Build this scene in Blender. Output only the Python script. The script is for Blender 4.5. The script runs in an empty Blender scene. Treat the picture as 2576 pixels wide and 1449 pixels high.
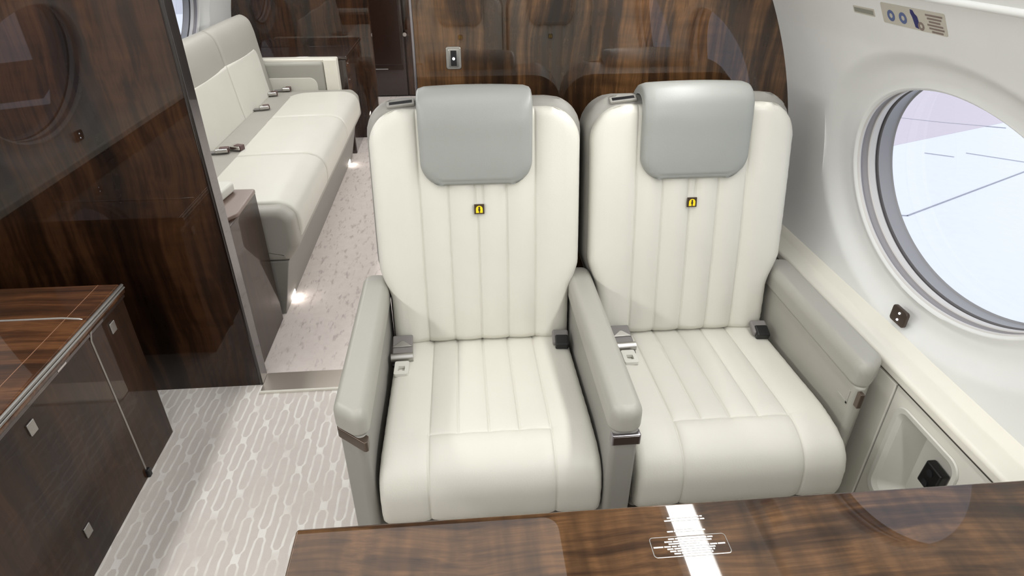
import bpy, bmesh, math
import numpy as np
from mathutils import Vector, Matrix

S = bpy.context.scene
COL = S.collection
rad = math.radians

# ------------------------------------------------------------------ materials
MATS = {}


def new_mat(name):
    m = bpy.data.materials.new(name)
    m.use_nodes = True
    nt = m.node_tree
    nt.nodes.clear()
    out = nt.nodes.new('ShaderNodeOutputMaterial')
    MATS[name] = m
    return m, nt, out


class NT:
    def __init__(self, nt):
        self.nt = nt

    def n(self, typ, **kw):
        nd = self.nt.nodes.new(typ)
        for k, v in kw.items():
            if k.startswith('i_'):
                key = k[2:]
                key = int(key) if key.isdigit() else key.replace('_', ' ')
                self.set(nd.inputs[key], v)
            else:
                setattr(nd, k, v)
        return nd

    def set(self, sock, v):
        if isinstance(v, bpy.types.NodeSocket):
            self.nt.links.new(v, sock)
        else:
            sock.default_value = v

    def math(self, op, a, b=0.0, c=0.0, clamp=False):
        nd = self.nt.nodes.new('ShaderNodeMath')
        nd.operation = op
        nd.use_clamp = clamp
        self.set(nd.inputs[0], a)
        self.set(nd.inputs[1], b)
        self.set(nd.inputs[2], c)
        return nd.outputs[0]

    def mix(self, f, a, b):
        nd = self.nt.nodes.new('ShaderNodeMix')
        nd.data_type = 'RGBA'
        self.set(nd.inputs['Factor'], f)
        self.set(nd.inputs[6], a)
        self.set(nd.inputs[7], b)
        return nd.outputs[2]

    def ramp(self, f, stops):
        nd = self.nt.nodes.new('ShaderNodeValToRGB')
        cr = nd.color_ramp
        while len(cr.elements) < len(stops):
            cr.elements.new(0.5)
        for e, (p, c) in zip(cr.elements, stops):
            e.position = p
            e.color = c if len(c) == 4 else (*c, 1)
        self.set(nd.inputs[0], f)
        return nd.outputs[0]

    def noise(self, vec, scale, detail=3, rough=0.5, dist=0.0):
        nd = self.nt.nodes.new('ShaderNodeTexNoise')
        self.set(nd.inputs['Vector'], vec)
        nd.inputs['Scale'].default_value = scale
        nd.inputs['Detail'].default_value = detail
        nd.inputs['Roughness'].default_value = rough
        nd.inputs['Distortion'].default_value = dist
        return nd.outputs['Fac']

    def coords(self, scale=(1, 1, 1), rot=(0, 0, 0)):
        tc = self.nt.nodes.new('ShaderNodeTexCoord')
        mp = self.nt.nodes.new('ShaderNodeMapping')
        mp.inputs['Scale'].default_value = scale
        mp.inputs['Rotation'].default_value = rot
        self.nt.links.new(tc.outputs['Object'], mp.inputs['Vector'])
        return mp.outputs[0]

    def bump(self, h, strength, dist=0.001):
        nd = self.nt.nodes.new('ShaderNodeBump')
        nd.inputs['Strength'].default_value = strength
        nd.inputs['Distance'].default_value = dist
        self.set(nd.inputs['Height'], h)
        return nd.outputs[0]


def rgb(r, g, b):
    f = lambda v: (v / 255 / 12.92) if v / 255 <= 0.04045 else ((v / 255 + 0.055) / 1.055) ** 2.4
    return (f(r), f(g), f(b), 1)


def principled(t, out, base, rough=0.5, metal=0.0, spec=0.5, coat=0.0, coat_rough=0.03, normal=None, coat_ior=1.5):
    p = t.n('ShaderNodeBsdfPrincipled')
    t.set(p.inputs['Base Color'], base)
    t.set(p.inputs['Roughness'], rough)
    p.inputs['Metallic'].default_value = metal
    p.inputs['Specular IOR Level'].default_value = spec
    p.inputs['Coat Weight'].default_value = coat
    p.inputs['Coat Roughness'].default_value = coat_rough
    p.inputs['Coat IOR'].default_value = coat_ior
    if normal is not None:
        t.set(p.inputs['Normal'], normal)
    t.nt.links.new(p.outputs[0], out.inputs[0])
    return p


def plain(name, col, rough=0.5, metal=0.0, spec=0.5, coat=0.0):
    m, nt, out = new_mat(name)
    t = NT(nt)
    c = t.coords()
    nz = t.noise(c, 9, 3)
    v = t.mix(nz, tuple(x * 0.96 for x in col[:3]) + (1,), tuple(min(1, x * 1.03) for x in col[:3]) + (1,))
    principled(t, out, v, rough, metal, spec, coat)
    return m


def leather(name, col, rough=0.42, grain=0.10, spec=0.45):
    m, nt, out = new_mat(name)
    t = NT(nt)
    c = t.coords()
    big = t.noise(c, 6, 3)
    vor = t.n('ShaderNodeTexVoronoi', i_Vector=c, i_Scale=420.0)
    fine = t.noise(c, 260, 2)
    h = t.math('ADD', vor.outputs['Distance'], t.math('MULTIPLY', fine, 0.6))
    v = t.mix(big, tuple(x * 0.955 for x in col[:3]) + (1,), tuple(min(1, x * 1.03) for x in col[:3]) + (1,))
    soft = t.noise(c, 22, 2)
    b1 = t.bump(soft, 0.10, 0.004)
    nb = nt.nodes.new('ShaderNodeBump')
    nb.inputs['Strength'].default_value = grain
    nb.inputs['Distance'].default_value = 0.0012
    t.set(nb.inputs['Height'], h)
    nt.links.new(b1, nb.inputs['Normal'])
    principled(t, out, v, rough, 0, spec, normal=nb.outputs[0])
    return m


def veneer(name, axis, dark, mid, light, band=9.0, curl=0.35, coat_rough=0.012, off=0.0, dull=0.0, ior=1.5):
    """figured walnut veneer under a deep gloss lacquer; AXIS is the grain direction"""
    m, nt, out = new_mat(name)
    t = NT(nt)
    tc = nt.nodes.new('ShaderNodeTexCoord')
    base = tc.outputs['Object']
    ob = t.n('ShaderNodeMapping')
    ob.inputs['Location'].default_value = (off, off * 0.7, off * 1.3)
    nt.links.new(base, ob.inputs['Vector'])
    base = ob.outputs[0]
    # gentle waviness of the grain
    wv = t.n('ShaderNodeTexNoise')
    wv.inputs['Scale'].default_value = 2.2
    wv.inputs['Detail'].default_value = 2
    t.set(wv.inputs['Vector'], base)
    wmix = t.n('ShaderNodeVectorMath', operation='SCALE')
    nt.links.new(wv.outputs['Color'], wmix.inputs[0])
    wmix.inputs['Scale'].default_value = 0.10
    wadd = t.n('ShaderNodeVectorMath', operation='ADD')
    nt.links.new(base, wadd.inputs[0])
    nt.links.new(wmix.outputs[0], wadd.inputs[1])
    p = wadd.outputs[0]

    def stretched(al, cr):
        mp = t.n('ShaderNodeMapping')
        sc = [cr, cr, cr]
        sc[axis] = al
        mp.inputs['Scale'].default_value = sc
        nt.links.new(p, mp.inputs['Vector'])
        return mp.outputs[0]
    bands = t.noise(stretched(0.55, band), 1.0, 3, 0.55)
    streak = t.noise(stretched(1.6, band * 5), 1.0, 4, 0.6)
    pore = t.noise(stretched(9, band * 26), 1.0, 2, 0.6)
    f = t.math('ADD', t.math('MULTIPLY', bands, 0.62), t.math('MULTIPLY', streak, 0.38))
    col = t.ramp(f, [(0.36, dark), (0.47, mid), (0.55, light), (0.64, mid), (0.72, dark)])
    # cross-grain curl figure (chatoyance)
    cm = t.n('ShaderNodeMapping')
    sc = [7, 7, 7]
    sc[axis] = 34
    cm.inputs['Scale'].default_value = sc
    cm.inputs['Rotation'].default_value = (0.12, 0.2, 0.15)
    nt.links.new(p, cm.inputs['Vector'])
    cf = t.noise(cm.outputs[0], 1.0, 2, 0.5)
    k = t.math('MULTIPLY_ADD', t.math('SUBTRACT', cf, 0.5), curl * 3, 1.0)
    k2 = t.math('MULTIPLY_ADD', t.math('SUBTRACT', pore, 0.5), 0.7, 1.0)
    kk = t.math('MULTIPLY', k, k2)
    hs = t.n('ShaderNodeVectorMath', operation='SCALE')
    nt.links.new(col, hs.inputs[0])
    t.set(hs.inputs['Scale'], kk)
    principled(t, out, hs.outputs[0], 0.42 + dull, 0, 0.12, coat=1.0, coat_rough=coat_rough, coat_ior=ior)
    return m


def carpet(name, front):
    m, nt, out = new_mat(name)
    t = NT(nt)
    c = t.coords()
    sep = t.n('ShaderNodeSeparateXYZ')
    wob = t.n('ShaderNodeTexNoise')
    wob.inputs['Scale'].default_value = 14
    wob.inputs['Detail'].default_value = 2
    t.set(wob.inputs['Vector'], c)
    ws = t.n('ShaderNodeVectorMath', operation='SCALE')
    nt.links.new(wob.outputs['Color'], ws.inputs[0])
    ws.inputs['Scale'].default_value = 0.012
    wa = t.n('ShaderNodeVectorMath', operation='ADD')
    t.set(wa.inputs[0], c)
    nt.links.new(ws.outputs[0], wa.inputs[1])
    nt.links.new(wa.outputs[0], sep.inputs[0])
    x, y = sep.outputs[0], sep.outputs[1]
    fine = t.noise(c, 420, 3, 0.7)
    mott = t.noise(c, 26, 4, 0.6)
    big = t.noise(c, 3.1, 3, 0.5)
    if front:
        u = t.math('DIVIDE', x, 0.0525)
        cu = t.math('FLOOR', u)
        fu = t.math('ABSOLUTE', t.math('SUBTRACT', t.math('SUBTRACT', u, cu), 0.5))
        par = t.math('MODULO', t.math('ADD', cu, 200.0), 2.0)
        jit = t.math('MULTIPLY', t.math('SINE', t.math('MULTIPLY', cu, 12.9)), 0.06)
        v = t.math('ADD', t.math('ADD', t.math('DIVIDE', y, 0.153), t.math('MULTIPLY', par, 0.5)), jit)
        fv = t.math('ABSOLUTE', t.math('SUBTRACT', t.math('FRACT', t.math('ADD', v, 50.0)), 0.5))
        b = t.math('SUBTRACT', 0.27, t.math('MULTIPLY', t.math('MAXIMUM', t.math('SUBTRACT', fv, 0.33), 0.0), 1.5))
        b = t.math('MAXIMUM', b, 0.09)
        d = t.math('ABSOLUTE', t.math('SUBTRACT', fu, b))
        line = t.math('SUBTRACT', 1.0, t.math('DIVIDE', d, 0.085), clamp=True)
        line = t.math('MULTIPLY', line, t.math('LESS_THAN', fv, 0.40))
        fill = t.math('MULTIPLY', t.math('GREATER_THAN', fv, 0.40), t.math('LESS_THAN', fu, 0.20))
        pat = t.math('MAXIMUM', t.math('MULTIPLY', line, 1.7, clamp=True), fill)
        fade = t.ramp(t.noise(c, 7.0, 3, 0.6), [(0.34, (0.15,) * 3), (0.56, (1,) * 3)])
        pat = t.math('MULTIPLY', pat, fade)
        basec = t.mix(mott, rgb(216, 208, 201), rgb(230, 223, 216))
        col = t.mix(pat, basec, rgb(250, 247, 241))
        col = t.mix(t.math('MULTIPLY', fine, 0.16), col, rgb(165, 155, 150))
    else:
        mp = t.n('ShaderNodeMapping')
        mp.inputs['Scale'].default_value = (46, 13, 30)
        t.set(mp.inputs['Vector'], wa.outputs[0])
        marks = t.noise(mp.outputs[0], 1.0, 3, 0.65)
        mk = t.ramp(marks, [(0.55, (0,) * 3), (0.68, (1,) * 3)])
        basec = t.mix(mott, rgb(222, 211, 204), rgb(240, 231, 225))
        col = t.mix(t.math('MULTIPLY', mk, 0.6), basec, rgb(176, 161, 155))
        col = t.mix(t.math('MULTIPLY', fine, 0.14), col, rgb(165, 152, 150))
    bp = t.bump(t.math('ADD', fine, t.math('MULTIPLY', mott, 0.5)), 0.5, 0.004)
    p = principled(t, out, col, 0.95, 0, 0.1, normal=bp)
    p.inputs['Sheen Weight'].default_value = 0.15
    return m


def emit(name, col, strength):
    m, nt, out = new_mat(name)
    e = nt.nodes.new('ShaderNodeEmission')
    e.inputs[0].default_value = col
    e.inputs[1].default_value = strength
    nt.links.new(e.outputs[0], out.inputs[0])
    return m


def pane_mat(name):
    m, nt, out = new_mat(name)
    t = NT(nt)
    tr = t.n('ShaderNodeBsdfTransparent')
    tr.inputs[0].default_value = (0.96, 0.975, 1.0, 1)
    gl = t.n('ShaderNodeBsdfGlossy')
    gl.inputs['Roughness'].default_value = 0.01
    lw = t.n('ShaderNodeLayerWeight')
    f5 = t.math('POWER', lw.outputs['Facing'], 5.0)
    mx = t.n('ShaderNodeMixShader')
    t.set(mx.inputs[0], t.math('MULTIPLY_ADD', f5, 0.9, 0.05))
    nt.links.new(tr.outputs[0], mx.inputs[1])
    nt.links.new(gl.outputs[0], mx.inputs[2])
    nt.links.new(mx.outputs[0], out.inputs[0])
    return m


CREAM = leather('cream_leather', rgb(207, 205, 195))
GREY = leather('grey_leather', rgb(147, 149, 145), rough=0.38)
GREYARM = leather('grey_arm_leather', rgb(158, 156, 148), rough=0.42)
GREYSOFA = leather('sofa_grey_leather', rgb(162, 159, 151), rough=0.5)
SIDEM = plain('side_console', rgb(162, 160, 151), 0.5)
SHELL = plain('grey_shell', rgb(141, 139, 133), 0.5)
DARKGREY = plain('dark_grey_base', rgb(92, 88, 82), 0.6)
WALLM = plain('sidewall_panel', rgb(224, 225, 223), 0.55, spec=0.3)
LEDGEM = plain('ledge_cream', rgb(224, 221, 209), 0.33, spec=0.5)
LOWERM = plain('lower_panel_cream', rgb(219, 217, 206), 0.5, spec=0.3)
WOODV = veneer('veneer_bulkhead', 2, (0.009, 0.004, 0.0014), (0.036, 0.0160, 0.0055), (0.105, 0.050, 0.018), band=9, curl=0.40, ior=1.70)
WOODD = veneer('veneer_dark_bulkhead', 2, (0.005, 0.0018, 0.0007), (0.017, 0.0066, 0.0026), (0.038, 0.0155, 0.006), band=8, curl=0.25, off=3.1, ior=1.48)
WOODFAR = veneer('veneer_far', 2, (0.007, 0.0024, 0.0010), (0.022, 0.0085, 0.0032), (0.052, 0.021, 0.008), band=9, curl=0.2, off=7.7, ior=1.6)
WOODT = veneer('veneer_table', 0, (0.010, 0.005, 0.0025), (0.037, 0.0165, 0.006), (0.100, 0.049, 0.019), band=10, curl=0.55, off=1.4, ior=1.55)
WOODC = veneer('veneer_credenza_top', 0, (0.022, 0.008, 0.003), (0.060, 0.022, 0.0075), (0.115, 0.047, 0.017), band=14, curl=0.15, off=5.2, ior=1.48)
WOODK = veneer('veneer_credenza_face', 2, (0.013, 0.0052, 0.0022), (0.025, 0.0105, 0.0046), (0.038, 0.017, 0.008), band=6, curl=0.1, off=2.6, ior=1.26)
WOODB = plain('dark_lacquer', rgb(44, 28, 22), 0.25, coat=1.0)
CHROME = plain('polished_metal', rgb(205, 203, 200), 0.18, metal=1.0)
SATIN = plain('satin_metal', rgb(178, 176, 172), 0.35, metal=1.0)
NICKEL = plain('threshold_metal', rgb(206, 196, 184), 0.35, metal=0.85)
BRONZE = plain('bronze_trim', rgb(98, 86, 76), 0.3, metal=0.7)
EDGEM = plain('edge_metal', rgb(150, 146, 150), 0.25, metal=0.9)
EDGED = plain('edge_lacquer', rgb(26, 18, 15), 0.2, coat=1.0)
BLACK = plain('black_plastic', rgb(20, 20, 22), 0.35)
BELT = plain('belt_grey', rgb(120, 116, 114), 0.5)
PALE = plain('pale_plastic', rgb(208, 207, 198), 0.45)
GASKET = plain('window_gasket', rgb(150, 147, 149), 0.5)
RINGW = plain('window_ring_white', rgb(205, 202, 198), 0.35)
RINGB = plain('window_ring_grey', rgb(150, 150, 153), 0.45)
YELLOW = plain('sticker_yellow', rgb(250, 214, 20), 0.4)
STICKD = plain('sticker_dark', rgb(52, 34, 14), 0.35)
WHITEP = plain('white_print', rgb(245, 243, 240), 0.4)
PLACARD = plain('placard_clear', rgb(190, 185, 172), 0.3)
INKB = plain('ink_brown', rgb(128, 112, 104), 0.5)
INKBLUE = plain('ink_blue', rgb(84, 98, 140), 0.5)
INKNAVY = plain('ink_navy', rgb(30, 32, 96), 0.5)
CARPF = carpet('carpet_front', True)
CARPA = carpet('carpet_aft', False)
CEILM = plain('ceiling_panel_cloth', rgb(205, 203, 198), 0.8, spec=0.1)
CEILD = plain('ceiling_dark', rgb(52, 38, 30), 0.5, spec=0.2)
LAMP = emit('lamp_strip', (1.0, 0.99, 0.972, 1), 14.5)
CEIL_FILL = emit('ceiling_fill_glow', (1.0, 0.995, 0.985, 1), 1.0)  # emission added as overhead fill, in place of wash light on the panel
LAMPA = emit('lamp_strip_aft', (1.0, 0.99, 0.972, 1), 11.5)
CEILA = emit('ceiling_fill_glow_aft', (1.0, 0.995, 0.985, 1), 0.85)  # weaker copy of the added fill for the aft cabin
LAMP2 = emit('lamp_small', (1.0, 0.93, 0.86, 1), 14.0)
LED = emit('led_white', (0.85, 0.92, 1.0, 1), 6.0)
PANE = pane_mat('window_pane')
HANGF = plain('hangar_floor_paint', rgb(238, 240, 246), 0.25, spec=0.5)
HANGP = plain('hangar_floor_far', rgb(220, 208, 214), 0.5)
JOINT = plain('floor_joint', rgb(168, 170, 178), 0.6)
TEXTM = plain('text_foil', rgb(235, 232, 228), 0.35)


# ------------------------------------------------------------------ object helpers
def link(name, me, mats, parent=None, smooth=True):
    ob = bpy.data.objects.new(name, me)
    COL.objects.link(ob)
    for m in (mats if isinstance(mats, (list, tuple)) else [mats]):
        me.materials.append(m)
    if parent is not None:
        ob.parent = parent
    if smooth:
        me.polygons.foreach_set('use_smooth', [True] * len(me.polygons))
    return ob


def tag(o, label=None, cat=None, group=None, kind=None):
    if label:
        o['label'] = label
    if cat:
        o['category'] = cat
    if group:
        o['group'] = group
    if kind:
        o['kind'] = kind
    return o


def empty(name, loc=(0, 0, 0), rz=0.0):
    o = bpy.data.objects.new(name, None)
    o.empty_display_size = 0.1
    o.location = loc
    o.rotation_euler = (0, 0, rz)
    COL.objects.link(o)
    return o


class MB:
    """collects shapes into one mesh"""

    def __init__(self):
        self.v, self.f, self.m = [], [], []

    def add(self, v, f, mi=0):
        b = len(self.v)
        self.v.extend([tuple(p) for p in v])
        self.f.extend([tuple(b + i for i in q) for q in f])
        self.m.extend([mi] * len(f))

    def bm(self, bm, mi=0):
        bm.verts.index_update()
        self.add([v.co[:] for v in bm.verts], [[v.index for v in f.verts] for f in bm.faces], mi)
        bm.free()

    def box(self, x0, x1, y0, y1, z0, z1, bev=0.0, seg=3, mi=0, M=None):
        bm = bmesh.new()
        bmesh.ops.create_cube(bm, size=1)
        for v in bm.verts:
            v.co = Vector(((x0 + x1) / 2 + v.co.x * (x1 - x0), (y0 + y1) / 2 + v.co.y * (y1 - y0), (z0 + z1) / 2 + v.co.z * (z1 - z0)))
        if bev > 0:
            bev = min(bev, 0.49 * min(abs(x1 - x0), abs(y1 - y0), abs(z1 - z0)))
            bmesh.ops.bevel(bm, geom=bm.edges[:], offset=bev, segments=seg, profile=0.5, affect='EDGES')
        if M is not None:
            bm.transform(M)
        self.bm(bm, mi)
        return self

    def prism(self, pts, axis, d0, d1, bev=0.0, seg=3, mi=0, M=None):
        """polygon PTS in the two other axes (in order), extruded along AXIS"""
        bm = bmesh.new()
        o = [a for a in range(3) if a != axis]

        def mk(p, d):
            c = [0, 0, 0]
            c[o[0]], c[o[1]], c[axis] = p[0], p[1], d
            return bm.verts.new(c)
        a = [mk(p, d0) for p in pts]
        b = [mk(p, d1) for p in pts]
        n = len(pts)
        fa = bm.faces.new(a)
        fb = bm.faces.new(b[::-1])
        for i in range(n):
            bm.faces.new([a[(i + 1) % n], a[i], b[i], b[(i + 1) % n]])
        bmesh.ops.recalc_face_normals(bm, faces=bm.faces[:])
        if bev > 0:
            es = [e for e in bm.edges if e in set(fa.edges) | set(fb.edges)]
            bmesh.ops.bevel(bm, geom=es, offset=bev, segments=seg, profile=0.5, affect='EDGES')
        if M is not None:
            bm.transform(M)
        self.bm(bm, mi)
        return self

    def loft(self, poly, rings, mi=0, M=None):
        """stack of inset copies of a rounded convex POLY: RINGS = [(inset, z)]"""
        P = np.array(poly)
        if np.sum(P[:, 0] * np.roll(P[:, 1], -1) - np.roll(P[:, 0], -1) * P[:, 1]) < 0:
            P = P[::-1]
        e = np.roll(P, -1, 0) - P
        e /= np.maximum(np.linalg.norm(e, axis=1), 1e-9)[:, None]
        nn = np.stack([-e[:, 1], e[:, 0]], 1)
        vn = nn + np.roll(nn, 1, 0)
        vn /= np.linalg.norm(vn, axis=1)[:, None]
        k = 1 / np.maximum((vn * nn).sum(1), 0.5)
        n = len(P)
        v, f = [], []
        for ins, z in rings:
            Q = P + vn * (k * ins)[:, None]
            v += [(M @ Vector((a, b, z)) if M is not None else (a, b, z)) for a, b in Q]
        for i in range(len(rings) - 1):
            for j in range(n):
                f.append((i * n + j, i * n + (j + 1) % n, (i + 1) * n + (j + 1) % n, (i + 1) * n + j))
        f.append(tuple(range(n))[::-1])
        f.append(tuple((len(rings) - 1) * n + j for j in range(n)))
        self.add(v, f, mi)
        return self

    def tube(self, path, r, n=12, mi=0):
        P = [Vector(p) for p in path]
        rings = []
        for i, p in enumerate(P):
            d = (P[min(i + 1, len(P) - 1)] - P[max(i - 1, 0)]).normalized()
            up = Vector((0, 0, 1)) if abs(d.z) < 0.9 else Vector((1, 0, 0))
            s = d.cross(up).normalized()
            w = s.cross(d)
            rings.append([p + s * r * math.cos(2 * math.pi * k / n) + w * r * math.sin(2 * math.pi * k / n) for k in range(n)])
        v = [q for R in rings for q in R]
        f = []
        for i in range(len(P) - 1):
            for k in range(n):
                f.append((i * n + k, i * n + (k + 1) % n, (i + 1) * n + (k + 1) % n, (i + 1) * n + k))
        f.append(tuple(range(n))[::-1])
        f.append(tuple((len(P) - 1) * n + k for k in range(n)))
        self.add(v, f, mi)
        return self

    def build(self, name, mats, parent=None, smooth=True, angle=32):
        me = bpy.data.meshes.new(name)
        me.from_pydata(self.v, [], self.f)
        me.update()
        bm = bmesh.new()
        bm.from_mesh(me)
        bmesh.ops.recalc_face_normals(bm, faces=bm.faces[:])
        bm.to_mesh(me)
        bm.free()
        ob = link(name, me, mats, parent, smooth)
        me.polygons.foreach_set('material_index', self.m)
        if smooth:
            me.set_sharp_from_angle(angle=rad(angle))
            wn = ob.modifiers.new('weighted normals', 'WEIGHTED_NORMAL')
            wn.keep_sharp = True
            wn.weight = 80
        return ob


def rpoly(pts, r, n=6):
    """round the corners of a polygon; R a number or one per corner"""
    out = []
    N = len(pts)
    rr = r if isinstance(r, (list, tuple)) else [r] * N
    for i in range(N):
        p0, p1, p2 = Vector(pts[i - 1]), Vector(pts[i]), Vector(pts[(i + 1) % N])
        a, b = (p0 - p1), (p2 - p1)
        q = rr[i]
        if q <= 0:
            out.append(tuple(p1))
            continue
        ang = a.angle(b)
        t = min(q / math.tan(ang / 2), a.length * 0.49, b.length * 0.49)
        q = t * math.tan(ang / 2)
        s, e = p1 + a.normalized() * t, p1 + b.normalized() * t
        c = p1 + (a.normalized() + b.normalized()).normalized() * (q / math.sin(ang / 2))
        a0 = math.atan2(s.y - c.y, s.x - c.x)
        a1 = math.atan2(e.y - c.y, e.x - c.x)
        d = (a1 - a0 + math.pi) % (2 * math.pi) - math.pi
        for k in range(n + 1):
            w = a0 + d * k / n
            out.append((c.x + q * math.cos(w), c.y + q * math.sin(w)))
    return out


def spline(pts, n=160):
    """Catmull-Rom through PTS (2D), resampled evenly"""
    P = np.array(pts, float)
    P = np.vstack([2 * P[0] - P[1], P, 2 * P[-1] - P[-2]])
    out = []
    for i in range(1, len(P) - 2):
        p0, p1, p2, p3 = P[i - 1:i + 3]
        # centripetal parametrisation
        t1 = np.linalg.norm(p1 - p0) ** 0.5
        t2 = t1 + np.linalg.norm(p2 - p1) ** 0.5
        t3 = t2 + np.linalg.norm(p3 - p2) ** 0.5
        for t in np.linspace(t1, t2, 24, endpoint=False):
            A1 = (t1 - t) / t1 * p0 + t / t1 * p1
            A2 = (t2 - t) / (t2 - t1) * p1 + (t - t1) / (t2 - t1) * p2
            A3 = (t3 - t) / (t3 - t2) * p2 + (t - t2) / (t3 - t2) * p3
            B1 = (t2 - t) / t2 * A1 + t / t2 * A2
            B2 = (t3 - t) / (t3 - t1) * A2 + (t - t1) / (t3 - t1) * A3
            out.append((t2 - t) / (t2 - t1) * B1 + (t - t1) / (t2 - t1) * B2)
    out.append(P[-2])
    out = np.array(out)
    L = np.r_[0, np.cumsum(np.linalg.norm(np.diff(out, axis=0), axis=1))]
    s = np.linspace(0, L[-1], n)
    return np.stack([np.interp(s, L, out[:, 0]), np.interp(s, L, out[:, 1])], 1), L[-1]


def clusters(lo, hi, n, marks, w):
    a = list(np.linspace(lo, hi, n))
    for m in marks:
        a += [m + k * w for k in (-2.2, -1.3, -0.75, -0.35, 0, 0.35, 0.75, 1.3, 2.2)]
    a = sorted(x for x in a if lo <= x <= hi)
    out = [a[0]]
    for x in a[1:]:
        if x - out[-1] > w * 0.2:
            out.append(x)
    out[-1] = hi
    return np.array(out)


def pad(name, mat, parent, profile, half, r, thick, seams=(), cross=(), c0=0.05, ncol=30, nrow=44, puff=0.0,
        pipe=0.0, turn=None, gw=0.0026, gd=0.0035, side=None, bolster=None, bulge=0.0, nrm=1, centre=0.0, extra=None):
    """A stuffed panel: PROFILE (p,q) is the front line from its start to its end, HALF(s) the half width at length s
    (a number, a function, or one giving (left,right)); edges rounded by R, THICK deep. SEAMS [(u, s0, s1)], CROSS [(s, u0, u1)]."""
    prof, L = spline(profile, 240)
    sp = np.linspace(0, L, 240)
    tan = np.gradient(prof, axis=0)
    tan /= np.linalg.norm(tan, axis=1)[:, None]
    nor = np.stack([-tan[:, 1], tan[:, 0]], 1) * nrm
    hf = half if callable(half) else (lambda s: half)

    def lr(s):
        h = hf(s)
        return h if isinstance(h, tuple) else (h, h)
    ends = [x for x in (0.1 * r, 0.25 * r, 0.5 * r, 0.75 * r, r, 1.4 * r)]
    rows = sorted(set(list(clusters(0, L, nrow, [c[0] for c in cross], gw)) + ends + [L - e for e in ends]))
    rows = [x for i, x in enumerate(rows) if i == 0 or x - rows[i - 1] > 2e-4]
    rows[-1] = L
    mid = clusters(-c0, c0, max(3, ncol), [s[0] for s in seams if abs(s[0]) < c0], gw)
    er = np.array([0.0, 0.06, 0.16, 0.3, 0.45, 0.6, 0.74, 0.85, 0.93, 0.98, 1.0])
    U = []
    for s in rows:
        l, rr = lr(s)
        lft = -c0 - (l - c0) * er[1:]
        rgt = c0 + (rr - c0) * er[1:]
        U.append(np.r_[lft[::-1], mid, rgt])
    U = np.array(U)
    nr, nc = U.shape
    Sv = np.repeat(np.array(rows)[:, None], nc, 1)
    # distance to the outline
    fs = np.linspace(0, L, 160)
    HL = np.array([lr(s) for s in fs])
    out = [(-HL[i, 0], fs[i]) for i in range(160)] + [(HL[i, 1], fs[i]) for i in range(160)]
    out += [(u, 0.0) for u in np.linspace(-HL[0, 0], HL[0, 1], 90)] + [(u, L) for u in np.linspace(-HL[-1, 0], HL[-1, 1], 90)]
    out = np.array(out)
    pts = np.stack([U.ravel(), Sv.ravel()], 1)
    D = np.empty(len(pts))
    for i in range(0, len(pts), 2000):
        q = pts[i:i + 2000]
        D[i:i + 2000] = np.sqrt(((q[:, None, :] - out[None]) ** 2).sum(2).min(1))
    D = D.reshape(nr, nc)
    D[0, :] = D[-1, :] = 0
    D[:, 0] = D[:, -1] = 0
    x = np.clip((r - D) / r, 0, 1)
    H = -r * (1 - np.sqrt(1 - x * x))
    if puff:
        H += puff * (1 - np.exp(-(D / 0.05)))
    if pipe:
        H -= 0.0022 * np.exp(-((D - pipe) / 0.0022) ** 2)
    gate = lambda a, lo, hi: 1 / (1 + np.exp(-np.clip((a - lo) / 0.004, -40, 40))) / (1 + np.exp(-np.clip((hi - a) / 0.004, -40, 40)))
    for (u, s0, s1) in seams:
        d = np.abs(U - u)
        g = gate(Sv, s0, s1)
        H -= (gd * np.exp(-(d / gw) ** 2) + gd * 1.1 * np.exp(-(d / 0.014) ** 2)) * g
    for (s, u0, u1) in cross:
        d = np.abs(Sv - s)
        g = gate(U, u0, u1)
        H -= (gd * np.exp(-(d / gw) ** 2) + gd * 1.1 * np.exp(-(d / 0.014) ** 2)) * g
    if bolster:
        b0, b1, bh = bolster
        q = np.clip((np.abs(U) - b0) / (b1 - b0), 0, 1)
        H += bh * (q * q * (3 - 2 * q))
    if bulge:
        H += bulge * np.clip(1 - (U / max(HL.max(), 1e-6)) ** 2, 0, 1) * np.sin(np.pi * np.clip(Sv / L, 0, 1))
    if extra is not None:
        H += extra(U, Sv, L)
    P = np.stack([np.interp(Sv, sp, prof[:, 0]), np.interp(Sv, sp, prof[:, 1])], 2)
    Nn = np.stack([np.interp(Sv, sp, nor[:, 0]), np.interp(Sv, sp, nor[:, 1])], 2)
    F = P + Nn * H[..., None]
    B = P - Nn * thick
    inset = 0.0
    vf = np.stack([U, F[..., 0], F[..., 1]], 2).reshape(-1, 3)
    vb = np.stack([U * (1 - inset), B[..., 0], B[..., 1]], 2).reshape(-1, 3)
    # back needs only coarse detail but shares the topology to stay closed
    V = np.vstack([vf, vb])
    V[:, 0] += centre
    if turn is not None:
        V = turn(V)
    idx = np.arange(nr * nc).reshape(nr, nc)
    a, b, c, d = idx[:-1, :-1].ravel(), idx[:-1, 1:].ravel(), idx[1:, 1:].ravel(), idx[1:, :-1].ravel()
    quads = np.stack([a, b, c, d], 1)
    qb = np.stack([d, c, b, a], 1) + nr * nc
    loop = np.r_[idx[0, :-1], idx[:-1, -1], idx[-1, :0:-1], idx[:0:-1, 0]]
    nx = np.roll(loop, -1)
    rim = np.stack([loop, loop + nr * nc, nx + nr * nc, nx], 1)
    faces = np.vstack([quads, qb, rim]).tolist()
    me = bpy.data.meshes.new(name)
    me.from_pydata(V.tolist(), [], faces)
    me.update()
    bm = bmesh.new()
    bm.from_mesh(me)
    bmesh.ops.recalc_face_normals(bm, faces=bm.faces[:])
    bm.to_mesh(me)
    bm.free()
    ob = link(name, me, mat, parent)
    me.set_sharp_from_angle(angle=rad(50))
    return ob


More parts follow.
